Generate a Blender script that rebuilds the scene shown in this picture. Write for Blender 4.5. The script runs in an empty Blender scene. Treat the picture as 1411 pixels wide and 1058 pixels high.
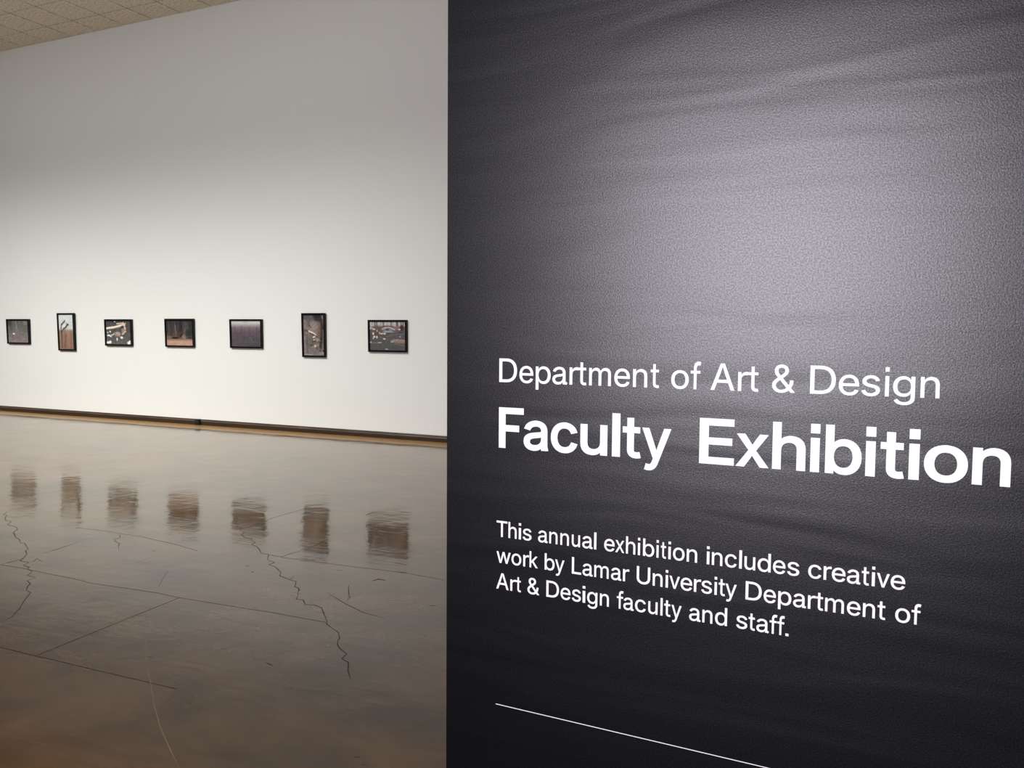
import bpy, bmesh, math, random, json
import numpy as np
from mathutils import Matrix, Vector
from mathutils.geometry import delaunay_2d_cdt

random.seed(4)
C = bpy.context.scene.collection

# ------------------------------------------------------------------ camera, light, exposure
cam_data = bpy.data.cameras.new('camera')
cam = bpy.data.objects.new('camera', cam_data); C.objects.link(cam)
cam_data.sensor_width = 36.0
cam_data.lens = 36.0 * 1108.0 / 1411.0
cam_data.clip_start = 0.02
R = Matrix(((0.9092263118013271, -0.03284825851492333, 0.4150042238829538),
            (0.4162367937187706, 0.05406192230935639, -0.9076476409438493),
            (0.007378718240568873, 0.9979971445193387, 0.06282717603372298)))
cam.matrix_world = Matrix.Translation((0, 0, 1.5)) @ R.to_4x4()
bpy.context.scene.camera = cam
vs = bpy.context.scene.view_settings
vs.view_transform = 'Standard'; vs.look = 'None'; vs.gamma = 1.0; vs.use_curve_mapping = False
vs.exposure = 0.0

world = bpy.data.worlds.new('world'); bpy.context.scene.world = world
world.use_nodes = True
world.node_tree.nodes['Background'].inputs[0].default_value = (0.8, 0.9, 1.0, 1)
world.node_tree.nodes['Background'].inputs[1].default_value = 0.02

WALL_Y = 9.585      # gallery wall with the photographs
CEIL_Z = 6.465

def spot(name, loc, target, watts, angle, color, radius=0.06, blend=1.0):
    l = bpy.data.lights.new(name, 'SPOT'); l.energy = watts; l.color = color
    l.spot_size = math.radians(angle); l.spot_blend = blend; l.shadow_soft_size = radius
    o = bpy.data.objects.new(name, l); C.objects.link(o); o.location = loc
    o.rotation_euler = (Vector(target) - Vector(loc)).to_track_quat('-Z', 'Y').to_euler()
    return o

def area(name, loc, target, watts, sx, sy, color):
    l = bpy.data.lights.new(name, 'AREA'); l.energy = watts; l.color = color
    l.shape = 'RECTANGLE'; l.size = sx; l.size_y = sy
    o = bpy.data.objects.new(name, l); C.objects.link(o); o.location = loc
    o.rotation_euler = (Vector(target) - Vector(loc)).to_track_quat('-Z', 'Y').to_euler()
    return o

# ceiling track of gallery spots washing the long wall
for i in range(9):
    x = -16.0 + 1.3 * i
    spot('track_spot_light', (x, 2.0, 6.15), (x, WALL_Y, -3.0), 680 if i < 5 else (640, 600, 540, 500)[i - 5], 80, (0.98, 0.985, 0.925), 0.08)
for i in range(7):  # unseen fill spots added to brighten the upper wall
    x = -16.0 + 1.8 * i
    spot('upper_wall_fill', (x, 4.6, 6.1), (x, WALL_Y, 4.2), 62, 100, (0.97, 1.0, 0.98), 0.12)
# unseen area fill added for the hall's ambient light
area('hall_fill', (-11.5, 5.5, 6.35), (-11.5, 5.5, 0), 25, 9.0, 3.0, (0.97, 1.0, 0.97))
# daylight through the glazed entrance behind the photographer, facing the dark sign wall
area('entrance_daylight', (-1.05, -3.9, 2.15), (-0.8, 1.4, 2.1), 370, 2.4, 2.3, (0.95, 0.90, 1.0))

# ------------------------------------------------------------------ helpers
def tag(o, label=None, cat=None, group=None, kind=None):
    if label: o['label'] = label
    if cat: o['category'] = cat
    if group: o['group'] = group
    if kind: o['kind'] = kind
    return o

def empty(name, loc, rot=(0, 0, 0)):
    o = bpy.data.objects.new(name, None); C.objects.link(o)
    o.location = loc; o.rotation_euler = rot; o.empty_display_size = 0.1
    return o

def link_mesh(name, me, parent=None, loc=(0, 0, 0)):
    o = bpy.data.objects.new(name, me); C.objects.link(o); o.location = loc
    if parent: o.parent = parent
    return o

def mesh_from(name, verts, faces, mat, smooth=False):
    me = bpy.data.meshes.new(name); me.from_pydata(verts, [], faces)
    bm = bmesh.new(); bm.from_mesh(me)
    bmesh.ops.recalc_face_normals(bm, faces=bm.faces); bm.to_mesh(me); bm.free()
    if mat: me.materials.append(mat)
    if smooth:
        for p in me.polygons: p.use_smooth = True
    return me

def box_bm(bm, x0, x1, y0, y1, z0, z1, bevel=0.0):
    vs_ = [bm.verts.new(p) for p in ((x0,y0,z0),(x1,y0,z0),(x1,y1,z0),(x0,y1,z0),(x0,y0,z1),(x1,y0,z1),(x1,y1,z1),(x0,y1,z1))]
    fs = [bm.faces.new([vs_[i] for i in f]) for f in ((3,2,1,0),(4,5,6,7),(0,1,5,4),(1,2,6,5),(2,3,7,6),(3,0,4,7))]
    if bevel:
        es = set(e for f in fs for e in f.edges)
        bmesh.ops.bevel(bm, geom=list(es), offset=bevel, segments=2, affect='EDGES')

def box_mesh(name, x0, x1, y0, y1, z0, z1, mat, bevel=0.0):
    bm = bmesh.new(); box_bm(bm, x0, x1, y0, y1, z0, z1, bevel)
    me = bpy.data.meshes.new(name); bm.to_mesh(me); bm.free()
    me.materials.append(mat); return me

def new_mat(name, color, rough=0.5, spec=0.5, metallic=0.0):
    m = bpy.data.materials.new(name); m.use_nodes = True
    b = m.node_tree.nodes['Principled BSDF']
    b.inputs['Base Color'].default_value = (*color, 1); b.inputs['Roughness'].default_value = rough
    b.inputs['Specular IOR Level'].default_value = spec; b.inputs['Metallic'].default_value = metallic
    return m, m.node_tree, b

def noise(nt, scale, detail=2.0, vec=None, rough=0.5, dist=0.0):
    n = nt.nodes.new('ShaderNodeTexNoise'); n.inputs['Scale'].default_value = scale
    n.inputs['Detail'].default_value = detail; n.inputs['Roughness'].default_value = rough
    n.inputs['Distortion'].default_value = dist
    if vec: nt.links.new(vec, n.inputs['Vector'])
    return n.outputs['Fac']

def coords(nt, scale=(1, 1, 1)):
    t = nt.nodes.new('ShaderNodeTexCoord'); m = nt.nodes.new('ShaderNodeMapping')
    m.inputs['Scale'].default_value = scale
    nt.links.new(t.outputs['Object'], m.inputs['Vector']); return m.outputs['Vector']

def ramp(nt, fac, stops):
    r = nt.nodes.new('ShaderNodeValToRGB'); e = r.color_ramp.elements
    while len(e) < len(stops): e.new(0.5)
    for i, (p, c) in enumerate(stops):
        e[i].position = p; e[i].color = (*c, 1) if len(c) == 3 else c
    nt.links.new(fac, r.inputs['Fac']); return r.outputs['Color']

def bump(nt, b, height, strength, distance, prev=None):
    n = nt.nodes.new('ShaderNodeBump'); n.inputs['Strength'].default_value = strength
    n.inputs['Distance'].default_value = distance
    nt.links.new(height, n.inputs['Height'])
    if prev: nt.links.new(prev, n.inputs['Normal'])
    if b: nt.links.new(n.outputs['Normal'], b.inputs['Normal'])
    return n.outputs['Normal']

# ------------------------------------------------------------------ materials
# matt off-white wall paint
M_wall, nt, b = new_mat('white_wall_paint', (0.80, 0.81, 0.80), 0.85, 0.2)
bump(nt, b, noise(nt, 180, 2, coords(nt)), 0.12, 0.001)

# satin black paint of the sign wall: stipple plus long soft roller ripples
M_dark, nt, b = new_mat('satin_black_wall_paint', (0.004, 0.004, 0.0045), 0.32, 0.47)
v1 = coords(nt)
col = ramp(nt, noise(nt, 520, 1, v1), [(0.3, (0.0008, 0.0008, 0.001)), (0.7, (0.0025, 0.0023, 0.003))])
nt.links.new(col, b.inputs['Base Color'])
n1 = bump(nt, None, noise(nt, 2.2, 1, coords(nt, (1.0, 1, 7.0)), 0.5, 0.4), 0.5, 0.0024)
n2 = bump(nt, None, noise(nt, 420, 1.5, v1), 0.35, 0.0004, n1)
nt.links.new(n2, b.inputs['Normal'])
sp = ramp(nt, noise(nt, 380, 1.0, coords(nt), 0.5), [(0.34, (0.34,) * 3), (0.66, (0.58,) * 3)])   # egg-shell stipple: gloss varies grain by grain
nt.links.new(sp, b.inputs['Specular IOR Level'])

# polished stained concrete
M_floor, nt, b = new_mat('polished_stained_concrete', (0.2, 0.12, 0.06), 0.09, 0.74)
vf = coords(nt)
big = noise(nt, 0.55, 3, vf, 0.55, 0.6)
mid = noise(nt, 2.2, 3, coords(nt, (1, 1.6, 1)), 0.5, 0.5)
c1 = ramp(nt, big, [(0.30, (0.088, 0.056, 0.022)), (0.5, (0.150, 0.086, 0.033)), (0.72, (0.160, 0.078, 0.026))])
c2 = ramp(nt, mid, [(0.28, (0.42, 0.42, 0.43)), (0.5, (0.9, 0.9, 0.88)), (0.75, (1.4, 1.35, 1.28))])
mx = nt.nodes.new('ShaderNodeMix'); mx.data_type = 'RGBA'; mx.blend_type = 'MULTIPLY'; mx.inputs[0].default_value = 0.75
nt.links.new(c1, mx.inputs[6]); nt.links.new(c2, mx.inputs[7])
# a border along the wall with a wavy edge: rougher tan concrete
sx = nt.nodes.new('ShaderNodeSeparateXYZ'); nt.links.new(vf, sx.inputs[0])
wob = nt.nodes.new('ShaderNodeMath'); wob.operation = 'MULTIPLY_ADD'
nt.links.new(noise(nt, 1.3, 3, vf), wob.inputs[0]); wob.inputs[1].default_value = 0.16; nt.links.new(sx.outputs['Y'], wob.inputs[2])
edge = nt.nodes.new('ShaderNodeMapRange'); nt.links.new(wob.outputs[0], edge.inputs['Value'])
edge.inputs['From Min'].default_value = 9.20; edge.inputs['From Max'].default_value = 9.30
mb = nt.nodes.new('ShaderNodeMix'); mb.data_type = 'RGBA'; nt.links.new(edge.outputs[0], mb.inputs[0])
nt.links.new(mx.outputs[2], mb.inputs[6]); mb.inputs[7].default_value = (0.36, 0.20, 0.075, 1)
nt.links.new(mb.outputs[2], b.inputs['Base Color'])
rr = ramp(nt, noise(nt, 1.7, 4, vf), [(0.3, (0.06,)*3), (0.75, (0.13,)*3)])
mr = nt.nodes.new('ShaderNodeMix'); mr.data_type = 'RGBA'; nt.links.new(edge.outputs[0], mr.inputs[0])
nt.links.new(rr, mr.inputs[6]); mr.inputs[7].default_value = (0.30, 0.30, 0.30, 1)
nt.links.new(mr.outputs[2], b.inputs['Roughness'])
n1 = bump(nt, None, noise(nt, 1.6, 2, vf, 0.5, 0.3), 1.0, 0.0034)
n2 = bump(nt, None, noise(nt, 7.0, 2, vf, 0.5, 0.5), 1.0, 0.0011, n1)
n3 = bump(nt, None, noise(nt, 9.0, 2, coords(nt, (0.35, 2.2, 1)), 0.6, 0.8), 1.0, 0.0006, n2)   # fine trowel streaks
nt.links.new(n3, b.inputs['Normal'])

M_crack, nt, b = new_mat('floor_crack_dirt', (0.07, 0.048, 0.032), 0.6, 0.3)
M_joint, nt, b = new_mat('saw_cut_joint_filler', (0.03, 0.019, 0.012), 0.6, 0.2)
M_scratch, nt, b = new_mat('pale_floor_scratch', (0.33, 0.25, 0.17), 0.6, 0.3)

# ceiling tiles: mottled mineral fibre
M_tile, nt, b = new_mat('mineral_fibre_ceiling_tile', (0.62, 0.54, 0.42), 0.95, 0.1)
vt = coords(nt)
col = ramp(nt, noise(nt, 26, 4, vt, 0.7), [(0.36, (0.64, 0.56, 0.44)), (0.5, (0.87, 0.79, 0.65)), (0.62, (0.95, 0.89, 0.76))])
nt.links.new(col, b.inputs['Base Color'])
bump(nt, b, noise(nt, 60, 3, vt, 0.7), 0.5, 0.004)
M_grid, nt, b = new_mat('ceiling_gap_shadow_grey', (0.06, 0.045, 0.03), 0.8, 0.2)

# dark stained baseboard
M_base, nt, b = new_mat('dark_stained_wood', (0.03, 0.016, 0.010), 0.33, 0.7)
col = ramp(nt, noise(nt, 8, 4, coords(nt, (0.3, 8, 20)), 0.6), [(0.3, (0.014, 0.008, 0.006)), (0.7, (0.045, 0.024, 0.014))])
nt.links.new(col, b.inputs['Base Color'])

M_frame, nt, b = new_mat('black_frame_lacquer', (0.0025, 0.0025, 0.003), 0.45, 0.2)
bump(nt, b, noise(nt, 90, 2, coords(nt, (1, 1, 1))), 0.1, 0.0004)
M_plastic, nt, b = new_mat('black_outlet_plastic', (0.010, 0.013, 0.013), 0.35, 0.5)
bump(nt, b, noise(nt, 400, 1, coords(nt)), 0.1, 0.0003)
M_plate, nt, b = new_mat('dark_green_grey_socket', (0.03, 0.045, 0.045), 0.4, 0.5)
M_vinyl, nt, b = new_mat('white_cut_vinyl', (0.93, 0.93, 0.95), 0.5, 0.4)
bump(nt, b, noise(nt, 300, 1, coords(nt)), 0.05, 0.0002)
M_print = bpy.data.materials.new('inkjet_print'); M_print.use_nodes = True
nt = M_print.node_tree; b = nt.nodes['Principled BSDF']; b.inputs['Roughness'].default_value = 0.55
b.inputs['Specular IOR Level'].default_value = 0.25
at = nt.nodes.new('ShaderNodeVertexColor'); at.layer_name = 'print'
nt.links.new(at.outputs['Color'], b.inputs['Base Color'])

# ------------------------------------------------------------------ setting: room shell
X0, X1, YB = -21.0, 6.0, -4.2
def struct(name, me, parent=None, loc=(0, 0, 0)):
    o = link_mesh(name, me, parent, loc)
    if parent is None: o['kind'] = 'structure'
    return o
floor = struct('floor', box_mesh('floor', X0 - .2, X1 + .2, YB - .2, WALL_Y + .2, -.2, 0, M_floor))
ceiling = struct('ceiling', box_mesh('ceiling', X0 - .2, X1 + .2, YB - .2, WALL_Y + .2, CEIL_Z + .03, CEIL_Z + .2, M_grid))
wall_back = struct('wall_back', box_mesh('wall', X0 - .2, X1 + .2, WALL_Y, WALL_Y + .2, 0, CEIL_Z + .03, M_wall))
struct('wall_left', box_mesh('wall', X0 - .2, X0, YB, WALL_Y, 0, CEIL_Z + .03, M_wall))
struct('wall_far_right', box_mesh('wall', X1, X1 + .2, YB, WALL_Y, 0, CEIL_Z + .03, M_wall))
struct('wall_front', box_mesh('wall', X0 - .2, X1 + .2, YB - .2, YB, 0, CEIL_Z + .03, M_dark))  # unseen wall, made black to keep reflections in the sign wall dark

# added unseen dark sheet that keeps the floor from mirroring the entrance light
M_blocker, nt, b = new_mat('charcoal_blocker', (0.012, 0.012, 0.013), 0.95, 0.1)
bump(nt, b, noise(nt, 220, 2, coords(nt)), 0.6, 0.004)
struct('floor_blocker', box_mesh('blocker_sheet', -2.6, X1 - .05, YB + .02, 1.25, 0.0, 0.008, M_blocker, 0.002))

# dark sign wall (free-standing partition), left end at P0, running along U
P0 = Vector((-0.78217335, 1.39814047, 0.0))
U = Vector((0.99959969, -0.02829227, 0.0))
OUT = Vector((-0.02829227, -0.99959969, 0.0))
ang = math.atan2(U.y, U.x)
me = box_mesh('partition', 0, 3.6, 0, 0.24, 0, 3.9, M_dark, 0.0015)
part = struct('wall_right', me); part.location = P0; part.rotation_euler = (0, 0, ang)

# baseboard along the picture wall: profile with a ledge near its top
prof = [(0.0, 0.0), (-0.020, 0.0), (-0.020, 0.052), (-0.0135, 0.071), (-0.010, 0.073), (-0.010, 0.084), (-0.007, 0.091), (0.0, 0.092)]
def board(xa, xb):
    vv = [(x, WALL_Y + p[0], p[1]) for x in (xa, xb) for p in prof]; n = len(prof)
    ff = [(i, (i + 1) % n, n + (i + 1) % n, n + i) for i in range(n)] + [tuple(range(n))[::-1], tuple(range(n, 2 * n))]
    return mesh_from('baseboard', vv, ff, M_base)
bb = struct('baseboard_back', board(X0, X1))
M_highlight, nt, b = new_mat('baseboard_painted_highlight', (0.17, 0.125, 0.095), 0.4, 0.5)  # lighter tan strip paints the highlight along the baseboard
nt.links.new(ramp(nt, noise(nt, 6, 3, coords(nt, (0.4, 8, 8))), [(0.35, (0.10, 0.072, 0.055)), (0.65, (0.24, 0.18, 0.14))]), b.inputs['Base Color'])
link_mesh('highlight_strip', box_mesh('highlight_strip', X0, X1, WALL_Y - .020, WALL_Y - .008, .062, .074, M_highlight, .003), bb)

# ceiling tiles: one object per tile where the photograph shows them, the rest joined
TX, TY, GAP = 0.624, 0.612, 0.012
col_x = lambda k: -9.500 - TX * k
row_y = [WALL_Y] + [9.11 - TY * j for j in range(30)]
random.seed(2)
tile_cache = {}
def tile_mesh(w, d):
    key = (round(w, 3), round(d, 3))
    if key not in tile_cache:
        tile_cache[key] = box_mesh('tile', 0, w, 0, d, 0, 0.016, M_tile, 0.0025)
    return tile_cache[key]
rest = bmesh.new()
for k in range(-24, 19):
    for j in range(len(row_y) - 1):
        xa, xb = col_x(k + 1) + GAP, col_x(k) - GAP
        ya, yb = row_y[j + 1] + GAP * .4, row_y[j] - (GAP * .4 if j else 0.002)
        if ya < YB or xa < X0 or xb > X1: continue
        if -1 <= k <= 12 and j <= 7:
            o = link_mesh('tile', tile_mesh(xb - xa, yb - ya), ceiling, (xa, ya, CEIL_Z + random.uniform(-.002, .002)))
        else:
            box_bm(rest, xa, xb, ya, yb, CEIL_Z, CEIL_Z + .016)
me = bpy.data.meshes.new('tile_field'); rest.to_mesh(me); rest.free(); me.materials.append(M_tile)
o = link_mesh('tile_field', me, ceiling); o['kind'] = 'stuff'
M_bar, nt, b = new_mat('brown_grid_bar', (0.20, 0.145, 0.095), 0.7, 0.2)
for y in row_y[1:]:
    if y > YB: link_mesh('grid_bar', box_mesh('grid_bar', X0, X1, -GAP * .4, GAP * .4, .004, .028, M_bar), ceiling, (0, y, CEIL_Z))

# floor cracks, sawn joints, scratches and scuffs: thin ribbons lying on the slab
FLOOR_MARKS = {
'crack': [
   [(-6.531, 4.243), (-6.38, 4.15), (-6.313, 4.086), (-6.116, 3.996), (-5.832, 3.845), (-5.602, 3.716), (-5.431, 3.649), (-5.265, 3.562), (-5.155, 3.478), (-5.091, 3.412), (-4.954, 3.352), (-4.854, 3.286), (-4.701, 3.168), (-4.53, 3.071), (-4.435, 2.981), (-4.321, 2.908), (-4.218, 2.805), (-4.165, 2.758), (-4.175, 2.766), (-4.088, 2.668), (-4.075, 2.62)] ,
   [(-5.071, 3.241), (-5.069, 3.304), (-5.077, 3.363), (-5.091, 3.412)] ,
   [(-4.954, 3.352), (-4.95, 3.383), (-5.003, 3.442), (-4.888, 3.401)] ,
   [(-4.761, 4.958), (-4.572, 4.78), (-4.36, 4.602), (-4.2, 4.476), (-4.066, 4.403), (-3.911, 4.294), (-3.832, 4.232), (-3.698, 4.176), (-3.622, 4.073), (-3.415, 3.934), (-3.27, 3.821), (-3.202, 3.796), (-3.061, 3.697), (-2.938, 3.532), (-2.837, 3.484), (-2.776, 3.497), (-2.689, 3.446), (-2.618, 3.376), (-2.569, 3.328), (-2.419, 3.224), (-2.326, 3.092), (-2.206, 2.965), (-2.1, 2.867), (-2.036, 2.797)] ,
   [(-3.693, 4.178), (-3.59, 4.172), (-3.585, 4.279), (-3.564, 4.363)] ,
   [(-3.202, 3.796), (-3.241, 3.875)] ,
   [(-2.802, 3.631), (-2.805, 3.715)] ,
   [(-2.824, 3.867), (-2.669, 3.63)] ,
   [(-5.069, 4.112), (-4.873, 3.948), (-4.715, 3.831)] ,
],
'control_joint': [
   [(-3.587, 4.159), (-3.422, 4.171), (-3.019, 4.191), (-2.647, 4.225), (-2.358, 4.2)] ,
   [(-5.522, 4.112), (-5.235, 4.141), (-4.854, 4.138), (-4.478, 4.093), (-4.203, 4.036)] ,
   [(-5.071, 3.241), (-4.881, 3.253), (-4.578, 3.247), (-4.387, 3.247), (-4.211, 3.233), (-3.937, 3.257), (-3.731, 3.274), (-3.545, 3.268), (-3.265, 3.281), (-3.063, 3.296), (-2.927, 3.307), (-2.716, 3.306), (-2.562, 3.312)] ,
   [(-3.545, 3.267), (-3.526, 2.913), (-3.516, 2.748), (-3.493, 2.381)] ,
   [(-3.743, 2.379), (-3.584, 2.38), (-3.493, 2.381), (-3.438, 2.386), (-3.194, 2.392), (-2.856, 2.402), (-2.637, 2.409)] ,
   [(-3.553, 4.368), (-3.604, 4.685)] ,
   [(-4.373, 4.718), (-4.414, 5.06), (-4.402, 5.371)] ,
],
'scratch': [
   [(-3.294, 2.806), (-3.186, 2.727), (-3.035, 2.6), (-2.849, 2.452), (-2.746, 2.374), (-2.614, 2.27), (-2.45, 2.152), (-2.28, 2.044), (-2.145, 1.963)] ,
   [(-2.845, 3.696), (-2.664, 3.599), (-2.479, 3.518), (-2.317, 3.492)] ,
   [(-4.017, 3.616), (-3.816, 3.366)] ,
   [(-4.336, 3.641), (-4.355, 3.781)] ,
   [(-5.081, 3.514), (-5.087, 3.649), (-5.133, 3.845)] ,
   [(-3.44, 4.908), (-3.224, 4.632)] ,
],
'scuff_mark': [
   [(-3.8, 5.436), (-3.798, 5.545)] ,
   [(-3.613, 5.659), (-3.512, 5.688)] ,
   [(-3.074, 4.083), (-3.043, 4.098)] ,
   [(-2.213, 3.766), (-2.18, 3.776)] ,
   [(-3.652, 3.912), (-3.626, 3.907)] ,
   [(-3.536, 3.825), (-3.51, 3.821)] ,
   [(-2.751, 3.996), (-2.733, 4.044), (-2.681, 4.042)] ,
   [(-7.923, 6.173), (-7.889, 6.203)] ,
   [(-6.765, 5.568), (-6.752, 5.634)] ,
   [(-4.472, 3.904), (-4.451, 3.905)] ,
   [(-1.642, 2.279), (-1.626, 2.288)] ,
   [(-1.594, 2.248), (-1.58, 2.255)] ,
   [(-2.483, 2.778), (-2.445, 2.769)] ,
],
}
def ribbon(name, pts, width, mat, z, jitter=0.0, taper=False):
    P = [Vector((x, y, 0)) for x, y in pts]
    Q = [P[0]]
    for a, c in zip(P, P[1:]):
        n = max(1, int((c - a).length / 0.05)) if jitter else max(1, int((c - a).length / 0.3))
        for i in range(1, n + 1):
            q = a.lerp(c, i / n)
            if jitter and i < n:
                q += Vector((random.uniform(-1, 1), random.uniform(-1, 1), 0)) * jitter
            Q.append(q)
    vv = []
    for i, q in enumerate(Q):
        t = (Q[min(i + 1, len(Q) - 1)] - Q[max(i - 1, 0)]).normalized(); nrm = Vector((-t.y, t.x, 0))
        w = width * (random.uniform(0.45, 1.25) if jitter else random.uniform(.8, 1.1)) / 2
        if taper and (i == 0 or i == len(Q) - 1): w *= 0.25
        vv += [tuple(q + nrm * w + Vector((0, 0, z))), tuple(q - nrm * w + Vector((0, 0, z)))]
    ff = [(2 * i, 2 * i + 1, 2 * i + 3, 2 * i + 2) for i in range(len(Q) - 1)]
    me = mesh_from(name, vv, ff, mat)
    return link_mesh(name, me, floor)
for p in FLOOR_MARKS['crack']: ribbon('crack', p, 0.0055, M_crack, 0.0006, 0.03, True)
for p in FLOOR_MARKS['control_joint']: ribbon('control_joint', p, 0.004, M_joint, 0.0004)
for i, p in enumerate(FLOOR_MARKS['scratch']): ribbon('scratch', p, 0.0045, M_scratch if i == 0 else M_joint, 0.0005, 0, True)
for p in FLOOR_MARKS['scuff_mark']: ribbon('scuff_mark', p, 0.016, M_crack, 0.0007, 0.004, True)

# ------------------------------------------------------------------ framed photographs
GX, GY = 64, 48
def canvas(w, h, col): return np.tile(np.array(col, float), (h, w, 1))
def sm(t): t = np.clip(t, 0, 1); return t * t * (3 - 2 * t)
class Pic:
    # a small painter in picture coordinates: u 0..1 left to right, v 0..1 top to bottom
    def __init__(s, w, h, seed):
        s.w, s.h = w, h; s.r = np.random.RandomState(seed)
        s.u, s.v = np.meshgrid((np.arange(w)) / (w - 1), (np.arange(h)) / (h - 1))
        s.a = np.zeros((h, w, 3))
    def vgrad(s, stops):
        ys = [q[0] for q in stops]
        for c in range(3): s.a[:, :, c] = np.interp(s.v, ys, [q[1][c] / 255 for q in stops])
    def mix(s, m, col, k=1.0):
        m = (np.clip(m, 0, 1) * k)[:, :, None]; s.a = s.a * (1 - m) + m * np.array(col) / 255
    def blob(s, u, v, ru, rv, col, k=1.0, soft=0.35, rot=0):
        du, dv = s.u - u, s.v - v; c, n = math.cos(rot), math.sin(rot)
        d = np.sqrt(((du * c + dv * n) / ru) ** 2 + ((-du * n + dv * c) / rv) ** 2)
        s.mix(sm((1 + soft - d) / (2 * soft)), col, k)
    def line(s, pts, w, col, k=1.0):
        for (x0, y0), (x1, y1) in zip(pts, pts[1:]):
            L = (x1 - x0) ** 2 + (y1 - y0) ** 2 + 1e-9
            t = np.clip(((s.u - x0) * (x1 - x0) + (s.v - y0) * (y1 - y0)) / L, 0, 1)
            d = np.hypot(s.u - x0 - t * (x1 - x0), s.v - y0 - t * (y1 - y0))
            s.mix(sm(1.5 - d / w), col, k)
    def grain(s, amp, fu=1, fv=1, mask=None):
        n = s.r.rand(max(2, s.h // fv + 2), max(2, s.w // fu + 2)) - .5
        yy = (np.arange(s.h) / fv).astype(int) % n.shape[0]; xx = (np.arange(s.w) / fu).astype(int) % n.shape[1]
        g = n[yy][:, xx] * amp / 255 * 2
        if mask is not None: g = g * mask
        s.a = s.a + g[:, :, None]
    def vstreaks(s, n, v0, v1, col, k, wd=0.01):
        for _ in range(n):
            u = s.r.rand(); s.line([(u, v0 + s.r.rand() * .05), (u + s.r.uniform(-.02, .02), v1 - s.r.rand() * .1)], wd * s.r.uniform(.6, 1.5), col, k * s.r.uniform(.3, 1))

def pic1():
    p = Pic(56, 56, 1)
    p.vgrad([(0, (92, 92, 88)), (.35, (100, 102, 98)), (.55, (112, 103, 102)), (1, (140, 122, 124))])
    p.vstreaks(14, 0, .5, (60, 62, 60), .5); p.vstreaks(8, 0, .55, (130, 132, 124), .4)
    p.blob(.08, .12, .12, .14, (62, 62, 60), .8); p.blob(.85, .12, .12, .1, (128, 132, 118), .6)
    p.line([(.40, 0), (.42, .3), (.37, .62)], .025, (140, 132, 132), .8); p.line([(.44, .25), (.50, .55), (.48, .68)], .02, (150, 138, 140), .6)
    for _ in range(16):
        u, v = p.r.rand(), p.r.uniform(.55, 1); p.line([(u, v), (u + p.r.uniform(-.25, .25), v + p.r.uniform(-.05, .05))], .012, [(92, 78, 80), (175, 155, 160)][p.r.randint(2)], .5)
    p.blob(.28, .6, .05, .035, (240, 238, 240), 1); p.grain(12, 2, 2); return p
def pic2():
    p = Pic(40, 72, 2)
    p.vgrad([(0, (208, 216, 216)), (.4, (200, 206, 204)), (.46, (160, 136, 120)), (.56, (146, 112, 94)), (1, (142, 98, 84))])
    p.blob(.1, .8, .12, .3, (146, 126, 88), .8); p.blob(.9, .88, .25, .12, (158, 100, 72), .7)
    p.vstreaks(14, .46, 1, (120, 86, 74), .5, .02); p.vstreaks(8, .46, 1, (172, 140, 118), .4, .02)
    D = (70, 62, 54)
    p.line([(.16, .95), (.18, .6), (.14, .42), (.18, .29), (.3, .26), (.42, .18)], .028, D, .95)
    p.line([(.2, .5), (.3, .42), (.44, .38), (.56, .3), (.66, .29)], .026, D, .9)
    p.line([(.44, .38), (.52, .36), (.6, .28)], .02, D, .8); p.line([(.56, .3), (.52, .25)], .018, D, .8)
    p.line([(.25, .26), (.3, .22)], .02, D, .7); p.line([(.46, .6), (.42, .75), (.32, .9)], .03, (104, 76, 70), .8)
    p.blob(.35, .3, .08, .05, (232, 226, 216), .8); p.grain(8, 2, 3); return p
def pic3():
    p = Pic(64, 56, 3)
    p.vgrad([(0, (66, 68, 70)), (.5, (74, 76, 78)), (1, (88, 90, 90))]); p.grain(14, 2, 2)
    wood, pale = (236, 206, 180), (244, 236, 230)
    p.line([(-.02, .33), (.3, .29), (.55, .22), (.72, .16)], .04, wood); p.line([(0, .3), (.35, .25), (.6, .18)], .015, (252, 236, 220))
    p.line([(.45, .13), (.7, .10), (.76, .2)], .028, (226, 196, 176), .9)
    p.line([(.7, .2), (.76, .3), (.78, .44), (.66, .56)], .035, (208, 172, 146)); p.line([(.78, .4), (.88, .42), (.84, .48)], .02, (90, 66, 56))
    p.blob(.66, .26, .06, .05, (50, 46, 46)); p.blob(.68, .42, .06, .1, (172, 138, 118), .8)
    p.blob(.46, .56, .12, .1, (190, 160, 146), .85); p.line([(.34, .5), (.42, .62), (.55, .66)], .03, (150, 118, 106), .8)
    for u, v, a, c in ((.06, .5, .03, .02), (.16, .46, .03, .04), (.1, .62, .07, .035), (.18, .66, .04, .03), (.62, .71, .055, .05), (.43, .78, .02, .07), (.07, .92, .08, .05), (.15, .9, .05, .06), (.9, .93, .07, .06), (.94, .86, .04, .03), (.36, .04, .03, .02), (.3, .56, .03, .02), (.24, .6, .05, .02), (.78, .12, .02, .02)):
        p.blob(u, v, a, c, pale, .95, .3)
    for _ in range(26):
        p.blob(p.r.rand(), p.r.rand(), .014, .012, (190, 184, 180), p.r.uniform(.2, .7))
    return p
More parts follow.
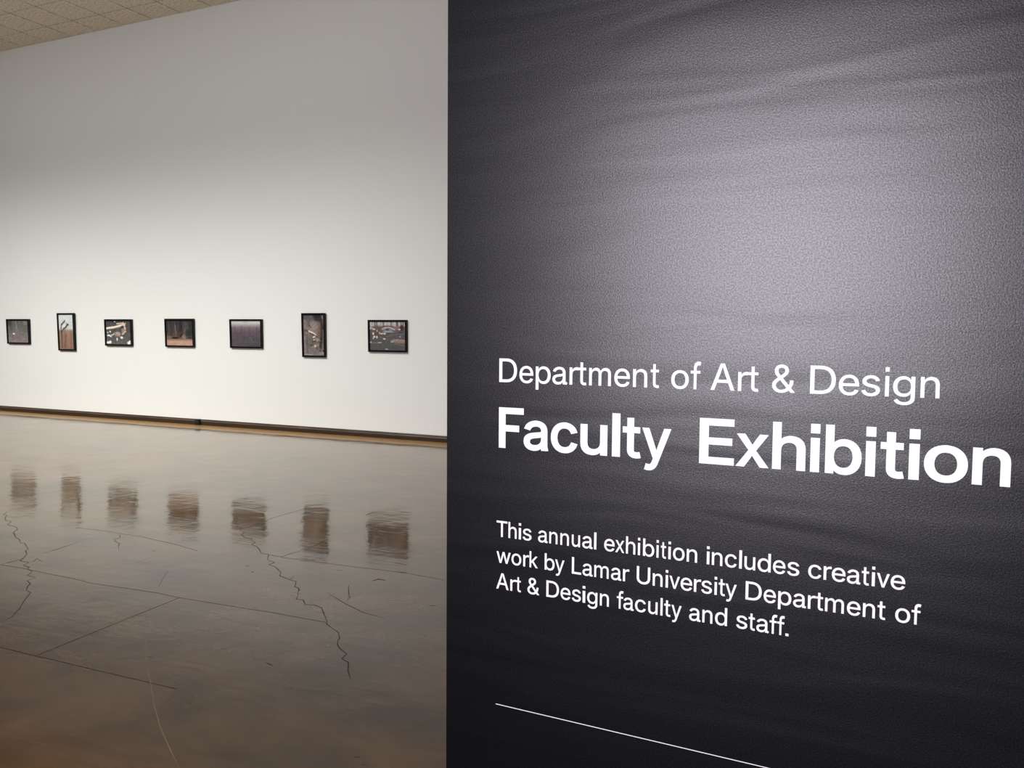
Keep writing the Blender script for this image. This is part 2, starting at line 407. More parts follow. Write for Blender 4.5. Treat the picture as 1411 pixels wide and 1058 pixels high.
def pic4():
    p = Pic(64, 56, 4)
    p.vgrad([(0, (52, 48, 50)), (.4, (66, 58, 58)), (.6, (78, 66, 60)), (.72, (106, 78, 62)), (.82, (176, 140, 118)), (1, (186, 140, 112))])
    p.vstreaks(18, 0, .6, (34, 32, 34), .7, .02); p.vstreaks(10, .05, .62, (112, 100, 98), .45, .012)
    p.line([(.34, .2), (.36, .62)], .014, (140, 124, 120), .6); p.line([(.7, .3), (.68, .6)], .012, (120, 130, 118), .5)
    p.blob(.86, .5, .16, .16, (40, 48, 46), .9); p.blob(.5, .55, .1, .12, (70, 50, 46), .9); p.blob(.56, .62, .05, .05, (24, 20, 22), .9)
    p.blob(.65, .66, .08, .09, (150, 112, 84), .8); p.blob(.3, .7, .17, .035, (26, 20, 18), .95); p.blob(.9, .7, .14, .03, (38, 30, 26), .8)
    p.blob(.1, .68, .12, .05, (140, 110, 90), .6)
    for _ in range(14): 
        u, v = p.r.rand(), p.r.uniform(.8, 1); p.line([(u, v), (u + .2, v)], .015, [(214, 178, 158), (196, 138, 96)][p.r.randint(2)], .5)
    p.grain(8, 2, 2); return p
def pic5():
    p = Pic(64, 56, 5)
    p.vgrad([(0, (198, 198, 200)), (.1, (186, 186, 188)), (.17, (156, 148, 152)), (.27, (120, 102, 108)), (.4, (98, 80, 90)), (.6, (84, 74, 84)), (.8, (80, 76, 80)), (1, (70, 66, 68))])
    p.vstreaks(16, .22, .62, (74, 58, 68), .4, .02); p.vstreaks(10, .24, .5, (122, 104, 112), .35, .015)
    p.blob(.48, .07, .1, .05, (166, 166, 168), .7); p.blob(.85, .72, .18, .08, (66, 66, 76), .6); p.blob(.5, .7, .12, .08, (66, 68, 78), .6)
    p.blob(.12, .9, .12, .06, (94, 72, 76), .7); p.line([(.62, .66), (.7, .78)], .012, (112, 110, 118), .5); p.line([(0, .97), (.6, .95)], .012, (96, 94, 92), .6)
    p.grain(6, 3, 2); return p
def pic6():
    p = Pic(44, 76, 6)
    p.vgrad([(0, (84, 80, 82)), (.15, (92, 86, 86)), (.4, (128, 112, 108)), (.65, (102, 94, 88)), (1, (124, 112, 110))])
    p.blob(.68, .06, .2, .1, (40, 36, 40), .95); p.blob(.94, .05, .08, .06, (118, 112, 112), .8)
    p.blob(.05, .2, .12, .1, (140, 124, 128), .6); p.blob(.12, .35, .16, .1, (128, 108, 108), .7); p.line([(.02, .38), (.2, .4)], .03, (84, 66, 64), .8)
    p.blob(.5, .27, .2, .13, (160, 140, 138), .65, .7); p.line([(.2, .1), (.3, .28), (.36, .3)], .035, (92, 80, 76), .7)
    p.line([(.84, .1), (.9, .3), (.86, .55), (.82, .78)], .06, (52, 40, 38), .9); p.line([(.76, .25), (.74, .42), (.78, .52)], .05, (118, 82, 64), .8)
    p.blob(.84, .35, .05, .09, (90, 52, 44), .7)
    p.line([(.26, .4), (.44, .44), (.6, .5)], .022, (224, 206, 184)); p.line([(.44, .56), (.56, .53)], .018, (226, 212, 196)); p.line([(.3, .45), (.55, .5), (.66, .56)], .016, (58, 52, 48), .8)
    for _ in range(16):
        u, v = p.r.uniform(.2, .7), p.r.uniform(.5, .8); p.line([(u, v), (u + .16, v + p.r.uniform(-.03, .05))], .014, [(58, 54, 50), (150, 138, 128)][p.r.randint(2)], .6)
    p.blob(.52, .61, .06, .015, (206, 196, 190), .9); p.blob(.66, .63, .03, .02, (190, 176, 170), .8); p.blob(.56, .77, .05, .025, (206, 194, 190), .9)
    p.line([(.05, .55), (.08, .95)], .03, (150, 138, 134), .6); p.line([(.17, .5), (.16, .9)], .03, (84, 74, 72), .6)
    p.blob(.8, .88, .03, .018, (14, 12, 14)); p.blob(.95, .88, .04, .02, (14, 12, 14)); p.blob(.86, .94, .1, .04, (160, 142, 140), .6)
    p.line([(.04, .98), (.4, .98)], .014, (168, 160, 154), .7); p.grain(14, 2, 2); return p
def pic7():
    p = Pic(72, 60, 7)
    p.vgrad([(0, (196, 196, 198)), (.14, (176, 174, 176)), (.2, (120, 104, 106)), (.34, (96, 86, 88)), (.45, (84, 82, 84)), (1, (82, 82, 84))])
    for u in (.14, .2, .38, .6, .75, .78, .87, .93): p.line([(u, 0), (u + .01, .16)], .014, (58, 54, 56), .75)
    p.vstreaks(16, 0, .18, (110, 104, 106), .5, .01)
    p.blob(.22, .28, .16, .14, (104, 78, 78), .8); p.blob(.3, .45, .16, .1, (96, 78, 74), .7); p.blob(.5, .17, .18, .035, (122, 66, 66), .8); p.blob(.9, .22, .06, .1, (74, 34, 38), .95); p.blob(.76, .24, .08, .05, (150, 96, 92), .8)
    p.line([(.35, .26), (.44, .21), (.55, .2), (.64, .24), (.7, .28)], .014, (214, 214, 218), .85); p.blob(.51, .29, .14, .06, (122, 128, 146), 1); p.blob(.5, .28, .05, .035, (60, 66, 88), .9); p.blob(.52, .36, .16, .025, (168, 172, 176), .9); p.blob(.55, .39, .13, .015, (40, 40, 42), .9)
    p.blob(.86, .38, .08, .012, (48, 46, 46), .8); p.blob(.83, .27, .03, .025, (232, 216, 206))
    for u, v, a, c in ((.04, .23, .04, .035), (.12, .27, .035, .03), (.21, .32, .012, .035), (.1, .42, .02, .05), (.13, .53, .03, .03), (.2, .54, .018, .05), (.1, .58, .014, .03), (.28, .4, .012, .04), (.34, .42, .04, .02), (.42, .42, .035, .022), (.41, .6, .035, .022), (.02, .72, .03, .016), (.28, .73, .05, .012), (.85, .52, .02, .012)):
        p.blob(u, v, a, c, (240, 224, 208), .95, .3)
    for u, v in ((.05, .235), (.12, .3), (.16, .45)): p.blob(u, v, .015, .02, (40, 30, 30), .9)
    p.line([(.48, .52), (.62, .47), (.98, .42)], .012, (112, 110, 110), .7); p.line([(.28, .54), (.4, .57)], .01, (128, 122, 118), .7)
    p.blob(.84, .68, .24, .07, (150, 122, 116), .85, .3, .1); p.line([(.6, .7), (.7, .63), (.98, .66)], .014, (176, 150, 146), .7); p.line([(.7, .77), (.98, .84)], .014, (132, 108, 106), .8); p.blob(.63, .7, .04, .02, (206, 180, 176), .8)
    p.line([(0, .74), (.3, .74)], .01, (140, 134, 132), .7); p.blob(.47, .96, .045, .02, (176, 176, 176), .9); p.grain(7, 2, 2); return p

def lin(c):
    c = np.clip(c, 0, 1); return np.where(c <= .04045, c / 12.92, ((c + .055) / 1.055) ** 2.4)
def desat(c): return c * .78 + .22 * c.mean(2, keepdims=True)
def print_mesh(pic, w, h):
    # flat picture paper: a grid whose colours are the printed photograph
    nx, ny = pic.w, pic.h
    vv = [(-w / 2 + w * i / (nx - 1), 0, h / 2 - h * j / (ny - 1)) for j in range(ny) for i in range(nx)]
    ff = [(j * nx + i, (j + 1) * nx + i, (j + 1) * nx + i + 1, j * nx + i + 1) for j in range(ny - 1) for i in range(nx - 1)]
    me = bpy.data.meshes.new('print'); me.from_pydata(vv, [], ff); me.materials.append(M_print)
    ca = me.color_attributes.new('print', 'FLOAT_COLOR', 'POINT')
    rgba = np.ones((ny * nx, 4), np.float32); rgba[:, :3] = (desat(lin(pic.a)) * PRINT_GAIN).reshape(-1, 3)
    ca.data.foreach_set('color', rgba.ravel()); return me
PRINT_GAIN = 1.08
def frame_mesh(w, h, bar, d):
    # mitred moulding, open centre, slightly rounded front edge
    bm = bmesh.new(); pr = [(0, 0), (0, d - .003), (.003, d), (bar - .003, d), (bar, d - .004), (bar, 0)]
    rings = []
    for sx, sz in ((-1, -1), (1, -1), (1, 1), (-1, 1)):
        rings.append([bm.verts.new((sx * (w / 2 - a), -b_, sz * (h / 2 - a))) for a, b_ in pr])
    for i in range(4):
        A, B = rings[i], rings[(i + 1) % 4]
        for k in range(len(pr)): bm.faces.new((A[k], B[k], B[(k + 1) % len(pr)], A[(k + 1) % len(pr)]))
    bmesh.ops.recalc_face_normals(bm, faces=bm.faces)
    me = bpy.data.meshes.new('frame'); bm.to_mesh(me); bm.free(); me.materials.append(M_frame); return me

FR = [  # left edge x at the front face, right edge x at the wall, z bottom, z top
    (-14.556, -13.885, 1.243, 1.693, pic1, 'black framed photograph of grey brown woodland ground, leftmost on the white wall'),
    (-13.170, -12.694, 1.141, 1.796, pic2, 'tall narrow black framed photograph of a bare branch against pale sky over brown field'),
    (-11.988, -11.306, 1.241, 1.688, pic3, 'black framed photograph of a splintered pale log and scattered chips on dark grey ground'),
    (-10.588, -9.923, 1.241, 1.696, pic4, 'black framed photograph of dark woods above a strip of orange brown bare earth'),
    (-9.207, -8.535, 1.241, 1.688, pic5, 'black framed photograph of a misty plum grey field under a pale band of sky'),
    (-7.806, -7.352, 1.128, 1.776, pic6, 'tall black framed photograph of a torn brown tree trunk with splintered wood'),
    (-6.632, -5.965, 1.224, 1.676, pic7, 'black framed photograph of a car, cut logs and road litter, rightmost nearest the dark wall'),
]
DEPTH = 0.038
for xl, xr, z0, z1, fn, label in FR:
    xl2 = xl * (WALL_Y - DEPTH - .01) / (WALL_Y - .03)       # front face sits nearer than the plane it was measured on
    xr2 = xr * (WALL_Y - .012) / (WALL_Y - .03)
    w, h = xr2 - xl2, z1 - z0; cx = (xl2 + xr2) / 2; cz = (z0 + z1) / 2
    e = empty('framed_photograph', (cx, WALL_Y - 0.002, z0), (math.radians(1.3), 0, 0))
    tag(e, label, 'framed photograph', 'framed photographs on the white wall')
    fr = link_mesh('frame', frame_mesh(w, h, 0.027, DEPTH), e, (0, 0, h / 2))
    pm = print_mesh(fn(), w - 0.048, h - 0.048)
    link_mesh('photographic_print', pm, e, (0, -0.020, h / 2))
    link_mesh('backing_board', box_mesh('backing', -w / 2 + .02, w / 2 - .02, -.017, -.006, -h / 2 + .02, h / 2 - .02, M_frame), e, (0, 0, h / 2))

# ------------------------------------------------------------------ floor outlet on the baseboard
e = empty('power_outlet', (-9.885, WALL_Y - 0.020, 0.0))
tag(e, 'small black electrical outlet box clipped over the dark baseboard below the photograph of dark woods', 'power outlet')
link_mesh('outlet_box', box_mesh('outlet_box', -.042, .042, -.040, 0.0, 0.001, .096, M_plastic, .004), e)
link_mesh('face_plate', box_mesh('face_plate', -.024, .024, -.043, -.040, .034, .066, M_plate, .001), e)
link_mesh('plug', box_mesh('plug', -.014, .014, -.056, -.043, .036, .056, M_plastic, .003), e)

# ------------------------------------------------------------------ vinyl lettering on the dark wall
GLYPHS = json.loads('''{"D":[[438,0,192,0,192,114,429,114,508,119,576,135,636,161,686,198,726,243,758,298,788,396,798,511,788,624,758,721,727,775,688,820,639,856,582,882,516,898,442,903,186,903,186,1017,451,1017,545,1011,630,990,705,957,770,910,824,852,867,782,898,702,917,611,923,511,917,410,898,318,867,237,823,167,768,108,701,61,624,27,536,7],[249,1017,249,0,120,0,120,1017]],"e":[[424,-16,354,-11,290,5,234,33,185,70,144,115,111,170,87,231,73,299,68,374,79,483,111,579,143,634,183,681,230,719,284,747,345,763,410,769,472,764,532,748,588,721,638,682,681,630,714,564,735,483,742,388,742,339,150,339,150,442,676,442,619,404,613,475,595,537,566,589,525,628,473,652,410,660,346,652,293,627,250,588,218,539,198,483,192,422,192,355,199,277,221,212,256,161,302,123,359,100,425,92,468,96,507,105,542,122,571,145,594,175,611,211,730,182,706,126,670,79,623,39,565,9,499,-10]],"p":[[105,-285,105,759,224,759,224,638,236,638,274,691,304,720,343,745,394,763,458,769,519,764,575,748,626,721,671,685,709,639,740,585,770,489,780,378,770,265,740,169,709,114,671,69,626,32,576,5,520,-11,459,-16,396,-10,345,8,306,33,276,62,236,117,227,117,227,-285],[440,94,505,103,559,131,601,175,632,233,650,302,656,379,650,455,632,522,602,579,560,623,506,650,440,660,376,651,322,624,280,582,250,526,232,458,225,379,232,300,250,230,281,173,323,130,377,103]],"a":[[320,-17,251,-10,189,10,136,43,95,89,69,147,61,216,67,275,86,322,116,358,155,386,200,407,251,421,356,440,467,453,505,460,531,470,546,486,551,509,551,513,547,557,533,593,511,622,480,644,440,657,391,662,341,657,298,645,263,625,235,602,214,575,200,548,82,582,114,644,157,692,209,727,266,751,327,764,388,769,478,759,526,744,572,721,612,687,645,640,666,580,673,503,673,0,553,0,553,104,545,104,504,49,472,23,431,2,380,-12],[341,91,404,97,456,117,497,148,527,186,545,230,551,276,551,380,519,364,463,352,400,342,351,336,269,317,234,301,207,279,189,249,184,210,189,174,204,144,228,121,259,104,298,94]],"r":[[105,0,105,759,223,759,223,642,231,642,260,694,305,734,362,761,426,770,459,769,487,767,487,645,460,649,414,651,363,646,318,629,280,603,252,567,233,524,227,474,227,0]],"t":[[408,759,408,654,13,654,13,759],[130,942,252,942,252,195,257,152,272,123,299,105,341,100,370,102,404,107,426,3,384,-5,337,-8,276,-3,225,14,184,43,154,81,136,129,130,186]],"m":[[105,0,105,759,224,759,225,591,215,591,235,646,265,692,302,727,344,752,390,767,438,772,491,767,536,750,575,721,617,663,642,589,625,589,644,642,674,686,714,723,761,750,815,767,873,772,937,765,994,744,1043,708,1081,657,1106,591,1114,510,1114,0,991,0,991,507,986,557,971,597,945,625,895,652,837,661,789,656,748,639,715,614,691,580,676,540,671,494,671,0,548,0,548,520,544,559,530,593,506,622,458,651,399,661,356,656,315,640,280,614,252,578,233,532,227,476,227,0]],"n":[[227,453,227,0,105,0,105,759,223,759,224,575,205,575,231,638,264,688,304,724,350,749,400,764,455,769,527,761,590,737,642,697,681,642,706,569,714,481,714,0,592,0,592,470,587,525,572,571,546,609,511,636,469,653,420,658,368,652,322,635,282,606,253,565,234,514]],"o":[[414,-16,349,-11,288,5,234,33,185,70,145,116,112,170,88,232,73,300,68,375,73,451,88,520,112,582,145,637,185,683,234,720,288,747,349,763,414,769,481,763,542,747,597,720,645,683,686,637,719,582,743,520,757,451,762,375,757,300,743,232,719,170,686,116,645,70,597,33,542,5,481,-11],[414,93,484,103,540,132,584,177,614,235,632,302,638,375,632,448,614,516,584,575,540,620,484,650,414,660,346,650,290,620,247,575,217,517,199,449,193,375,199,302,217,235,247,177,290,132,346,103]],"f":[[456,759,456,654,13,654,13,759],[161,0,161,863,169,923,191,972,226,1010,270,1038,321,1054,375,1060,445,1054,485,1042,455,937,430,944,389,948,341,941,309,920,290,885,283,837,283,0]],"A":[[33,0,403,1017,552,1017,926,0,790,0,574,605,528,744,464,957,490,957,426,742,381,605,170,0],[220,284,220,397,740,397,740,284]],"&":[[393,-14,300,-4,221,24,156,67,108,124,78,191,68,266,75,327,95,379,127,425,169,469,281,558,432,671,473,704,509,750,520,778,524,810,516,854,491,890,453,914,403,922,367,918,336,906,310,887,290,862,278,832,274,798,278,761,291,726,337,654,408,568,875,0,728,0,343,463,242,585,204,637,175,688,157,740,151,797,159,861,182,916,219,963,269,998,330,1020,400,1027,471,1020,531,998,580,963,617,919,640,866,647,808,643,764,630,723,610,685,583,650,512,586,309,435,255,390,220,349,200,307,194,262,200,216,219,175,248,141,286,115,333,98,386,93,445,99,502,118,555,149,602,191,642,242,672,303,691,372,698,449,815,449,810,360,793,287,769,230,742,185,690,124,666,94,610,47,542,13,468,-7]],"s":[[364,-16,290,-11,224,7,169,36,124,76,91,127,71,188,188,213,210,159,248,121,299,98,363,91,434,99,489,125,524,162,536,206,529,242,508,271,473,294,424,310,298,340,208,371,144,416,116,454,99,498,94,548,103,609,130,663,173,707,230,741,298,762,374,769,446,763,508,745,558,716,598,678,628,632,648,580,536,554,517,595,485,631,439,657,375,665,312,657,262,634,228,598,217,554,225,516,248,487,287,464,343,446,459,419,549,387,612,343,640,306,657,262,662,213,653,150,625,94,580,48,520,13,447,-9]],"g":[[414,-301,335,-296,268,-279,211,-254,165,-220,128,-181,101,-139,203,-81,243,-132,272,-156,309,-177,355,-190,414,-195,471,-190,522,-175,564,-150,597,-115,616,-69,623,-12,623,137,612,137,573,83,544,55,505,31,454,15,390,10,303,21,225,53,180,87,142,129,110,180,87,240,73,307,68,382,79,492,110,587,141,640,179,685,225,721,276,748,332,764,392,769,456,763,507,746,546,721,576,692,615,638,626,638,626,759,745,759,745,-18,740,-80,725,-134,701,-180,649,-234,581,-272,502,-294],[410,118,474,126,527,150,569,189,600,242,619,308,625,385,619,461,600,528,570,583,528,624,474,651,410,660,344,650,290,623,248,580,217,525,199,459,193,385,199,310,217,245,248,192,291,152,345,127]],"F":[[120,0,120,1017,738,1017,738,903,249,903,249,557,617,557,617,442,249,442,249,0]],"c":[[414,-16,349,-11,288,5,234,33,185,70,145,116,112,170,88,232,73,300,68,375,73,451,88,520,112,582,145,637,185,683,234,720,288,747,349,763,414,769,469,765,520,754,567,736,610,712,648,681,680,644,705,601,723,554,606,524,581,578,540,621,484,650,414,660,346,650,290,620,247,575,217,517,199,449,193,375,199,302,217,235,247,177,290,132,346,103,414,93,485,103,541,132,583,177,608,234,726,205,708,156,682,112,650,75,612,43,569,17,521,-1,469,-13]],"u":[[365,-10,293,-2,230,22,178,61,138,117,113,190,105,278,105,759,227,759,227,288,233,233,248,187,274,150,308,122,351,106,400,100,452,106,498,124,537,153,567,194,586,245,592,305,592,759,714,759,714,0,596,0,596,184,615,184,588,120,554,70,514,34,469,9,419,-5]],"y":[[95,-277,123,-171,143,-175,177,-180,208,-178,236,-168,260,-148,282,-116,301,-71,325,-3,35,759,169,759,330,310,374,173,411,42,367,42,405,174,448,310,610,759,743,759,408,-116,383,-170,353,-214,318,-248,279,-271,234,-286,183,-290,129,-286]],"E":[[120,0,120,1017,745,1017,745,903,249,903,249,572,711,572,711,457,249,457,249,114,750,114,750,0]],"x":[[42,0,343,436,342,342,57,759,200,759,295,611,358,507,414,412,351,412,405,507,466,611,563,759,703,759,417,337,417,428,716,0,574,0,462,171,400,272,346,363,409,363,357,272,296,171,183,0]],"h":[[227,453,227,0,105,0,105,1017,227,1017,227,575,205,575,231,638,264,688,304,724,350,749,400,764,455,769,527,761,590,737,642,697,681,642,706,569,714,481,714,0,592,0,592,470,587,525,572,571,546,609,511,636,469,653,420,658,368,652,322,635,282,606,253,565,234,514]],"b":[[459,-16,396,-10,345,8,305,33,276,62,236,117,224,117,224,0,105,0,105,1017,227,1017,227,638,236,638,275,691,304,720,343,745,394,763,458,769,519,764,575,748,626,721,671,685,709,639,740,585,770,489,780,378,770,265,740,169,709,114,671,69,626,32,576,5,520,-11],[440,94,505,103,559,131,601,175,632,233,650,302,656,379,650,455,632,522,602,579,560,623,506,650,440,660,376,651,322,624,280,582,250,526,232,458,225,379,232,300,250,230,281,173,323,130,377,103]],"T":[[64,903,64,1017,834,1017,834,903,513,903,513,0,385,0,385,903]],"L":[[120,0,120,1017,249,1017,249,114,722,114,722,0]],"w":[[275,0,45,759,174,759,267,427,308,273,350,83,330,83,371,269,412,427,504,759,633,759,723,427,763,271,804,83,783,83,826,270,867,427,960,759,1089,759,859,0,737,0,638,343,609,450,581,561,553,675,581,675,553,561,525,449,496,343,397,0]],"k":[[220,273,220,423,241,423,569,759,720,759,368,399,354,399],[105,0,105,1017,227,1017,227,0],[588,0,296,371,382,457,744,0]],"U":[[518,-16,441,-11,371,5,308,31,253,66,207,109,169,160,142,217,126,279,120,346,120,1017,249,1017,249,356,257,287,281,226,321,175,374,136,440,111,518,103,595,111,661,136,714,175,753,226,777,287,785,356,785,1017,914,1017,914,346,909,279,893,217,865,160,828,109,782,66,727,31,664,5,594,-11]],"v":[[325,0,35,759,169,759,330,310,374,174,411,42,368,42,406,174,448,310,610,759,743,759,453,0]],"d":[[391,-16,330,-11,274,5,223,32,178,69,140,114,109,169,79,265,68,378,79,489,110,585,141,639,179,685,224,721,275,748,330,764,391,769,455,763,506,745,545,720,575,691,612,638,621,638,621,1017,744,1017,744,0,625,0,625,117,613,117,574,62,544,33,505,8,454,-10],[409,94,473,103,526,130,568,173,599,230,617,300,623,379,617,458,599,526,569,582,527,624,473,651,409,660,343,650,289,623,247,579,217,522,199,455,193,379,199,302,217,233,248,175,290,131,344,103]]}''')
XH, CAP = 758.6, 1017.4
stem = 2000 * 0.0486
GLYPHS['l'] = [[0, 0, 0, 1017, 94, 1017, 94, 0]]
GLYPHS['i'] = [[0, 0, 0, 759, 94, 759, 94, 0], [-2, 896, -2, 1017, 96, 1017, 96, 896]]
GLYPHS['.'] = [[0, 0, 0, 128, 128, 128, 128, 0]]
TAIL = [590, 190, 674, 190, 674, 140, 690, 104, 716, 88, 752, 90, 752, 4, 716, -10, 668, -12, 622, 14, 596, 66]
TAIL_BOLD = [590, 190, 674, 190, 676, 90, 694, 8, 610, 4, 596, 66]

def glyph_mesh(ch, off, xh_ratio, depth):
    """Unit glyph: width 0..1, cap height 1, extruded towards +z by depth (later unit of metres)."""
    cs = [list(c) for c in GLYPHS[ch]]
    if ch == 'a': cs.append(list(TAIL_BOLD if off > 14 else TAIL))
    conts = []
    for c in cs:
        P = [Vector((c[i], c[i + 1])) for i in range(0, len(c), 2)]
        area_ = sum(P[i].x * P[(i + 1) % len(P)].y - P[(i + 1) % len(P)].x * P[i].y for i in range(len(P)))
        if c is cs[-1] and ch == 'a' and area_ > 0: P.reverse()
        if off:
            Q = []
            n = len(P)
            for i in range(n):
                a = (P[i] - P[i - 1]).normalized(); b_ = (P[(i + 1) % n] - P[i]).normalized()
                na, nb = Vector((-a.y, a.x)), Vector((-b_.y, b_.x))      # outer contours run clockwise: left side is outside
                m = na + nb
                if m.length < .3: m = na * 1.0
                else: m = m * (2 / m.length_squared)
                if m.length > 1.8: m = m.normalized() * 1.8
                Q.append(P[i] + m * off)
            P = Q
        conts.append(P)
    # heights: cap height back to 1 and x-height to the lettering's own ratio
    def fy(y):
        y = (y + off) / (CAP + 2 * off) if True else y
        xh = (XH + 2 * off) / (CAP + 2 * off)
        if ch in 'DAFETLU&.': return y
        if y <= 0: return y * xh_ratio / xh
        if y <= xh: return y * xh_ratio / xh
        return xh_ratio + (y - xh) * (1 - xh_ratio) / (1 - xh)
    conts = [[Vector((p.x, fy(p.y))) for p in P] for P in conts]
    xs = [p.x for P in conts for p in P]; xa, xb = min(xs), max(xs)
    conts = [[Vector(((p.x - xa) / (xb - xa), p.y)) for p in P] for P in conts]
    verts, edges = [], []
    for P in conts:
        s = len(verts); verts += P; edges += [(s + i, s + (i + 1) % len(P)) for i in range(len(P))]
    ov, oe, of, *_ = delaunay_2d_cdt(verts, edges, [], 0, 1e-5)
    def wind(x, y):
        w = 0
        for P in conts:
            for i in range(len(P)):
                a, b_ = P[i], P[(i + 1) % len(P)]
                if (a.y <= y) != (b_.y <= y):
                    xi = a.x + (y - a.y) * (b_.x - a.x) / (b_.y - a.y)
                    if xi > x: w += 1 if b_.y > a.y else -1
        return w
    keep = []
    for f in of:
        c = sum((ov[i] for i in f), Vector((0, 0))) / len(f)
        if wind(c.x, c.y) != 0: keep.append(tuple(f))
    bm = bmesh.new()
    bv = {}
    for f in keep:
        for i in f:
            if i not in bv: bv[i] = bm.verts.new((ov[i].x, ov[i].y, 0))
        try: bm.faces.new([bv[i] for i in f])
        except ValueError: pass
    bmesh.ops.recalc_face_normals(bm, faces=bm.faces)
    for f in bm.faces:
        if f.normal.z < 0: f.normal_flip()
    bmesh.ops.dissolve_limit(bm, angle_limit=0.01, verts=bm.verts, edges=bm.edges)
    r = bmesh.ops.extrude_face_region(bm, geom=list(bm.faces))
    up_ = [g for g in r['geom'] if isinstance(g, bmesh.types.BMVert)]
    bmesh.ops.translate(bm, vec=(0, 0, 1), verts=up_)
    bmesh.ops.recalc_face_normals(bm, faces=bm.faces)
    me = bpy.data.meshes.new('letter'); bm.to_mesh(me); bm.free(); me.materials.append(M_vinyl)
    return me

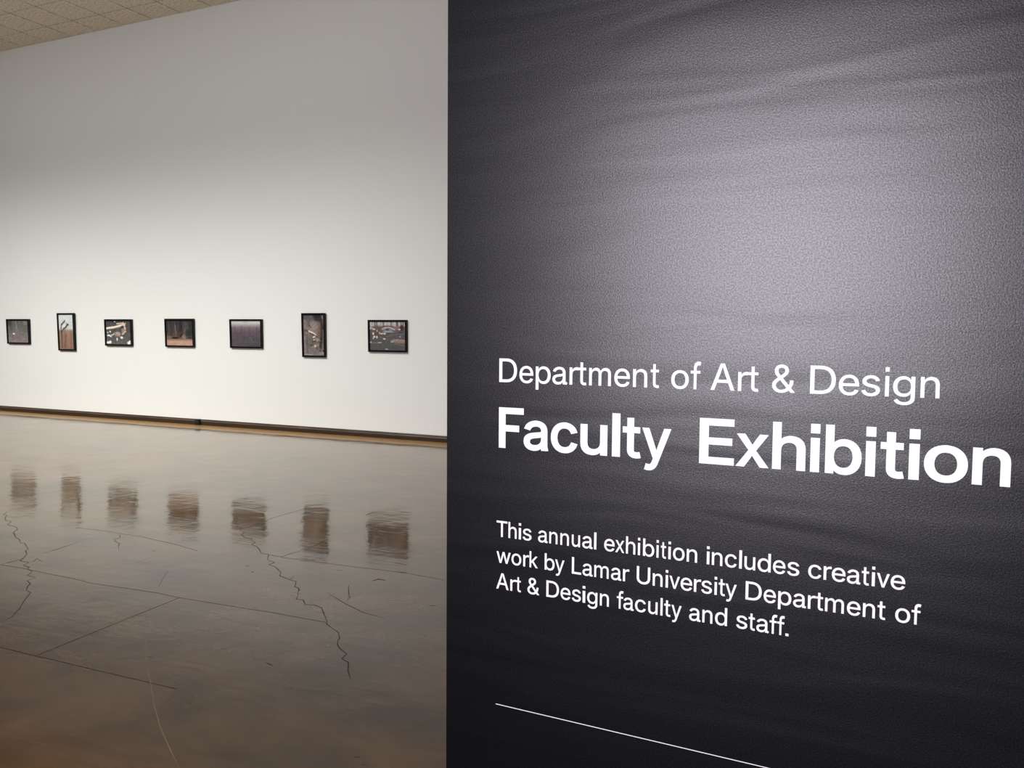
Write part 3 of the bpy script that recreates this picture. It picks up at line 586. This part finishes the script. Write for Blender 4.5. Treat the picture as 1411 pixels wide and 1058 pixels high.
LINES = {
'light': (1.4065,0.0455, [('D', 0.1176, 0.1556), ('e', 0.1606, 0.1896), ('p', 0.1947, 0.2253), ('a', 0.2288, 0.2586), ('r', 0.2631, 0.2798), ('t', 0.2798, 0.2965), ('m', 0.3015, 0.3434), ('e', 0.3497, 0.3789), ('n', 0.3846, 0.4107), ('t', 0.4166, 0.4323), ('o', 0.4535, 0.4843), ('f', 0.4873, 0.5052), ('A', 0.5216, 0.5619), ('r', 0.5673, 0.5841), ('t', 0.5844, 0.601), ('&', 0.6223, 0.6586), ('D', 0.6813, 0.7199), ('e', 0.7243, 0.7541), ('s', 0.7575, 0.7843), ('i', 0.7911, 0.7969), ('g', 0.8023, 0.8331), ('n', 0.8404, 0.8663)] ),
'bold': (1.2795,0.0785, [('F', 0.1175, 0.1705), ('a', 0.1705, 0.222), ('c', 0.2268, 0.2805), ('u', 0.286, 0.3384), ('l', 0.3472, 0.3626), ('t', 0.367, 0.4013), ('y', 0.4032, 0.4558), ('E', 0.5049, 0.5638), ('x', 0.5663, 0.6205), ('h', 0.6257, 0.6777), ('i', 0.6848, 0.6991), ('b', 0.7075, 0.7615), ('i', 0.7669, 0.7813), ('t', 0.788, 0.8223), ('i', 0.828, 0.8429), ('o', 0.8489, 0.9079), ('n', 0.9135, 0.9629)] ),
'para1': (1.105,0.0315, [('T', 0.1139, 0.1373), ('h', 0.1397, 0.1574), ('i', 0.1619, 0.1668), ('s', 0.1703, 0.1889), ('a', 0.2027, 0.2225), ('n', 0.2259, 0.2427), ('n', 0.2485, 0.2658), ('u', 0.2716, 0.288), ('a', 0.2925, 0.3128), ('l', 0.3156, 0.3201), ('e', 0.3352, 0.3552), ('x', 0.3565, 0.3736), ('h', 0.3767, 0.3943), ('i', 0.399, 0.4031), ('b', 0.4085, 0.4291), ('i', 0.4331, 0.4371), ('t', 0.441, 0.4506), ('i', 0.4545, 0.459), ('o', 0.4629, 0.4834), ('n', 0.4872, 0.5055), ('i', 0.522, 0.5267), ('n', 0.5308, 0.5487), ('c', 0.553, 0.5727), ('l', 0.5767, 0.5813), ('u', 0.5854, 0.6033), ('d', 0.607, 0.6283), ('e', 0.6318, 0.6517), ('s', 0.6545, 0.6735), ('c', 0.6872, 0.7075), ('r', 0.7108, 0.7228), ('e', 0.7233, 0.7437), ('a', 0.7459, 0.7658), ('t', 0.7675, 0.7784), ('i', 0.7822, 0.7868), ('v', 0.7895, 0.8078), ('e', 0.8093, 0.8298)] ),
'para2': (1.0535,0.0315, [('w', 0.1142, 0.1449), ('o', 0.1468, 0.1677), ('r', 0.1719, 0.184), ('k', 0.1852, 0.2027), ('b', 0.2169, 0.2373), ('y', 0.2384, 0.2574), ('L', 0.2724, 0.2911), ('a', 0.2937, 0.3136), ('m', 0.3168, 0.3447), ('a', 0.3493, 0.3688), ('r', 0.3719, 0.3837), ('U', 0.3977, 0.4226), ('n', 0.4273, 0.4452), ('i', 0.4506, 0.4551), ('v', 0.4575, 0.4761), ('e', 0.4775, 0.4978), ('r', 0.5009, 0.5131), ('s', 0.5137, 0.5322), ('i', 0.5363, 0.5406), ('t', 0.5434, 0.5544), ('y', 0.555, 0.5738), ('D', 0.5885, 0.615), ('e', 0.6182, 0.6379), ('p', 0.6415, 0.6625), ('a', 0.6653, 0.6854), ('r', 0.6882, 0.7), ('t', 0.7005, 0.7118), ('m', 0.7145, 0.743), ('e', 0.7474, 0.7674), ('n', 0.7709, 0.7886), ('t', 0.792, 0.8036), ('o', 0.8174, 0.8385), ('f', 0.8402, 0.8533)] ),
'para3': (1.0018,0.0315, [('A', 0.1141, 0.141), ('r', 0.1446, 0.1571), ('t', 0.1571, 0.1675), ('&', 0.1813, 0.2065), ('D', 0.2209, 0.2469), ('e', 0.2502, 0.2702), ('s', 0.2731, 0.2911), ('i', 0.2944, 0.2998), ('g', 0.3035, 0.3236), ('n', 0.3285, 0.3459), ('f', 0.3611, 0.3736), ('a', 0.3736, 0.393), ('c', 0.3955, 0.4155), ('u', 0.42, 0.4371), ('l', 0.4423, 0.4462), ('t', 0.449, 0.4605), ('y', 0.4621, 0.4801), ('a', 0.4937, 0.5135), ('n', 0.5167, 0.5341), ('d', 0.5385, 0.559), ('s', 0.5743, 0.5929), ('t', 0.5947, 0.6055), ('a', 0.6077, 0.6279), ('f', 0.629, 0.6412), ('f', 0.6412, 0.6531), ('.', 0.6546, 0.6596)] ),
}
WR = Matrix((( U.x, 0, OUT.x), (U.y, 0, OUT.y), (0, 1, 0)))          # letter x -> U, y -> up, z -> out of the wall
def block(name, label, keys, off, xhr):
    first = LINES[keys[0]]
    u0, z0 = first[2][0][1], first[0]
    e = empty(name, P0 + U * u0 + Vector((0, 0, z0)) + OUT * 0.0001)
    e.rotation_euler = WR.to_euler()
    tag(e, label, 'wall lettering', 'vinyl lettering on the dark wall')
    cache = {}
    for k in keys:
        zb, cap, L = LINES[k]
        for ch, a, c in L:
            if ch not in cache: cache[ch] = glyph_mesh(ch, off, xhr, 1)
            o = link_mesh('letter', cache[ch], e, (a - u0, zb - z0, 0))
            o.scale = (c - a, cap, 0.0004)
    return e
block('wall_lettering', 'thin white lettering reading Department of Art & Design, top line on the dark wall', ['light'], 5, 0.70)
block('wall_lettering', 'large bold white lettering reading Faculty Exhibition on the dark wall', ['bold'], 28, 0.71)
block('wall_lettering', 'small white three line paragraph beginning This annual exhibition, low on the dark wall', ['para1', 'para2', 'para3'], 7, 0.71)
me = box_mesh('rule', 0.1143, 2.2, 0, 0.0013, 0, 0.0004, M_vinyl)
o = link_mesh('rule_line', me, None, P0 + Vector((0, 0, 0.7688)) + OUT * 0.0001)
o.rotation_euler = WR.to_euler()
tag(o, 'hairline white horizontal rule below the paragraph on the dark wall', 'rule line')
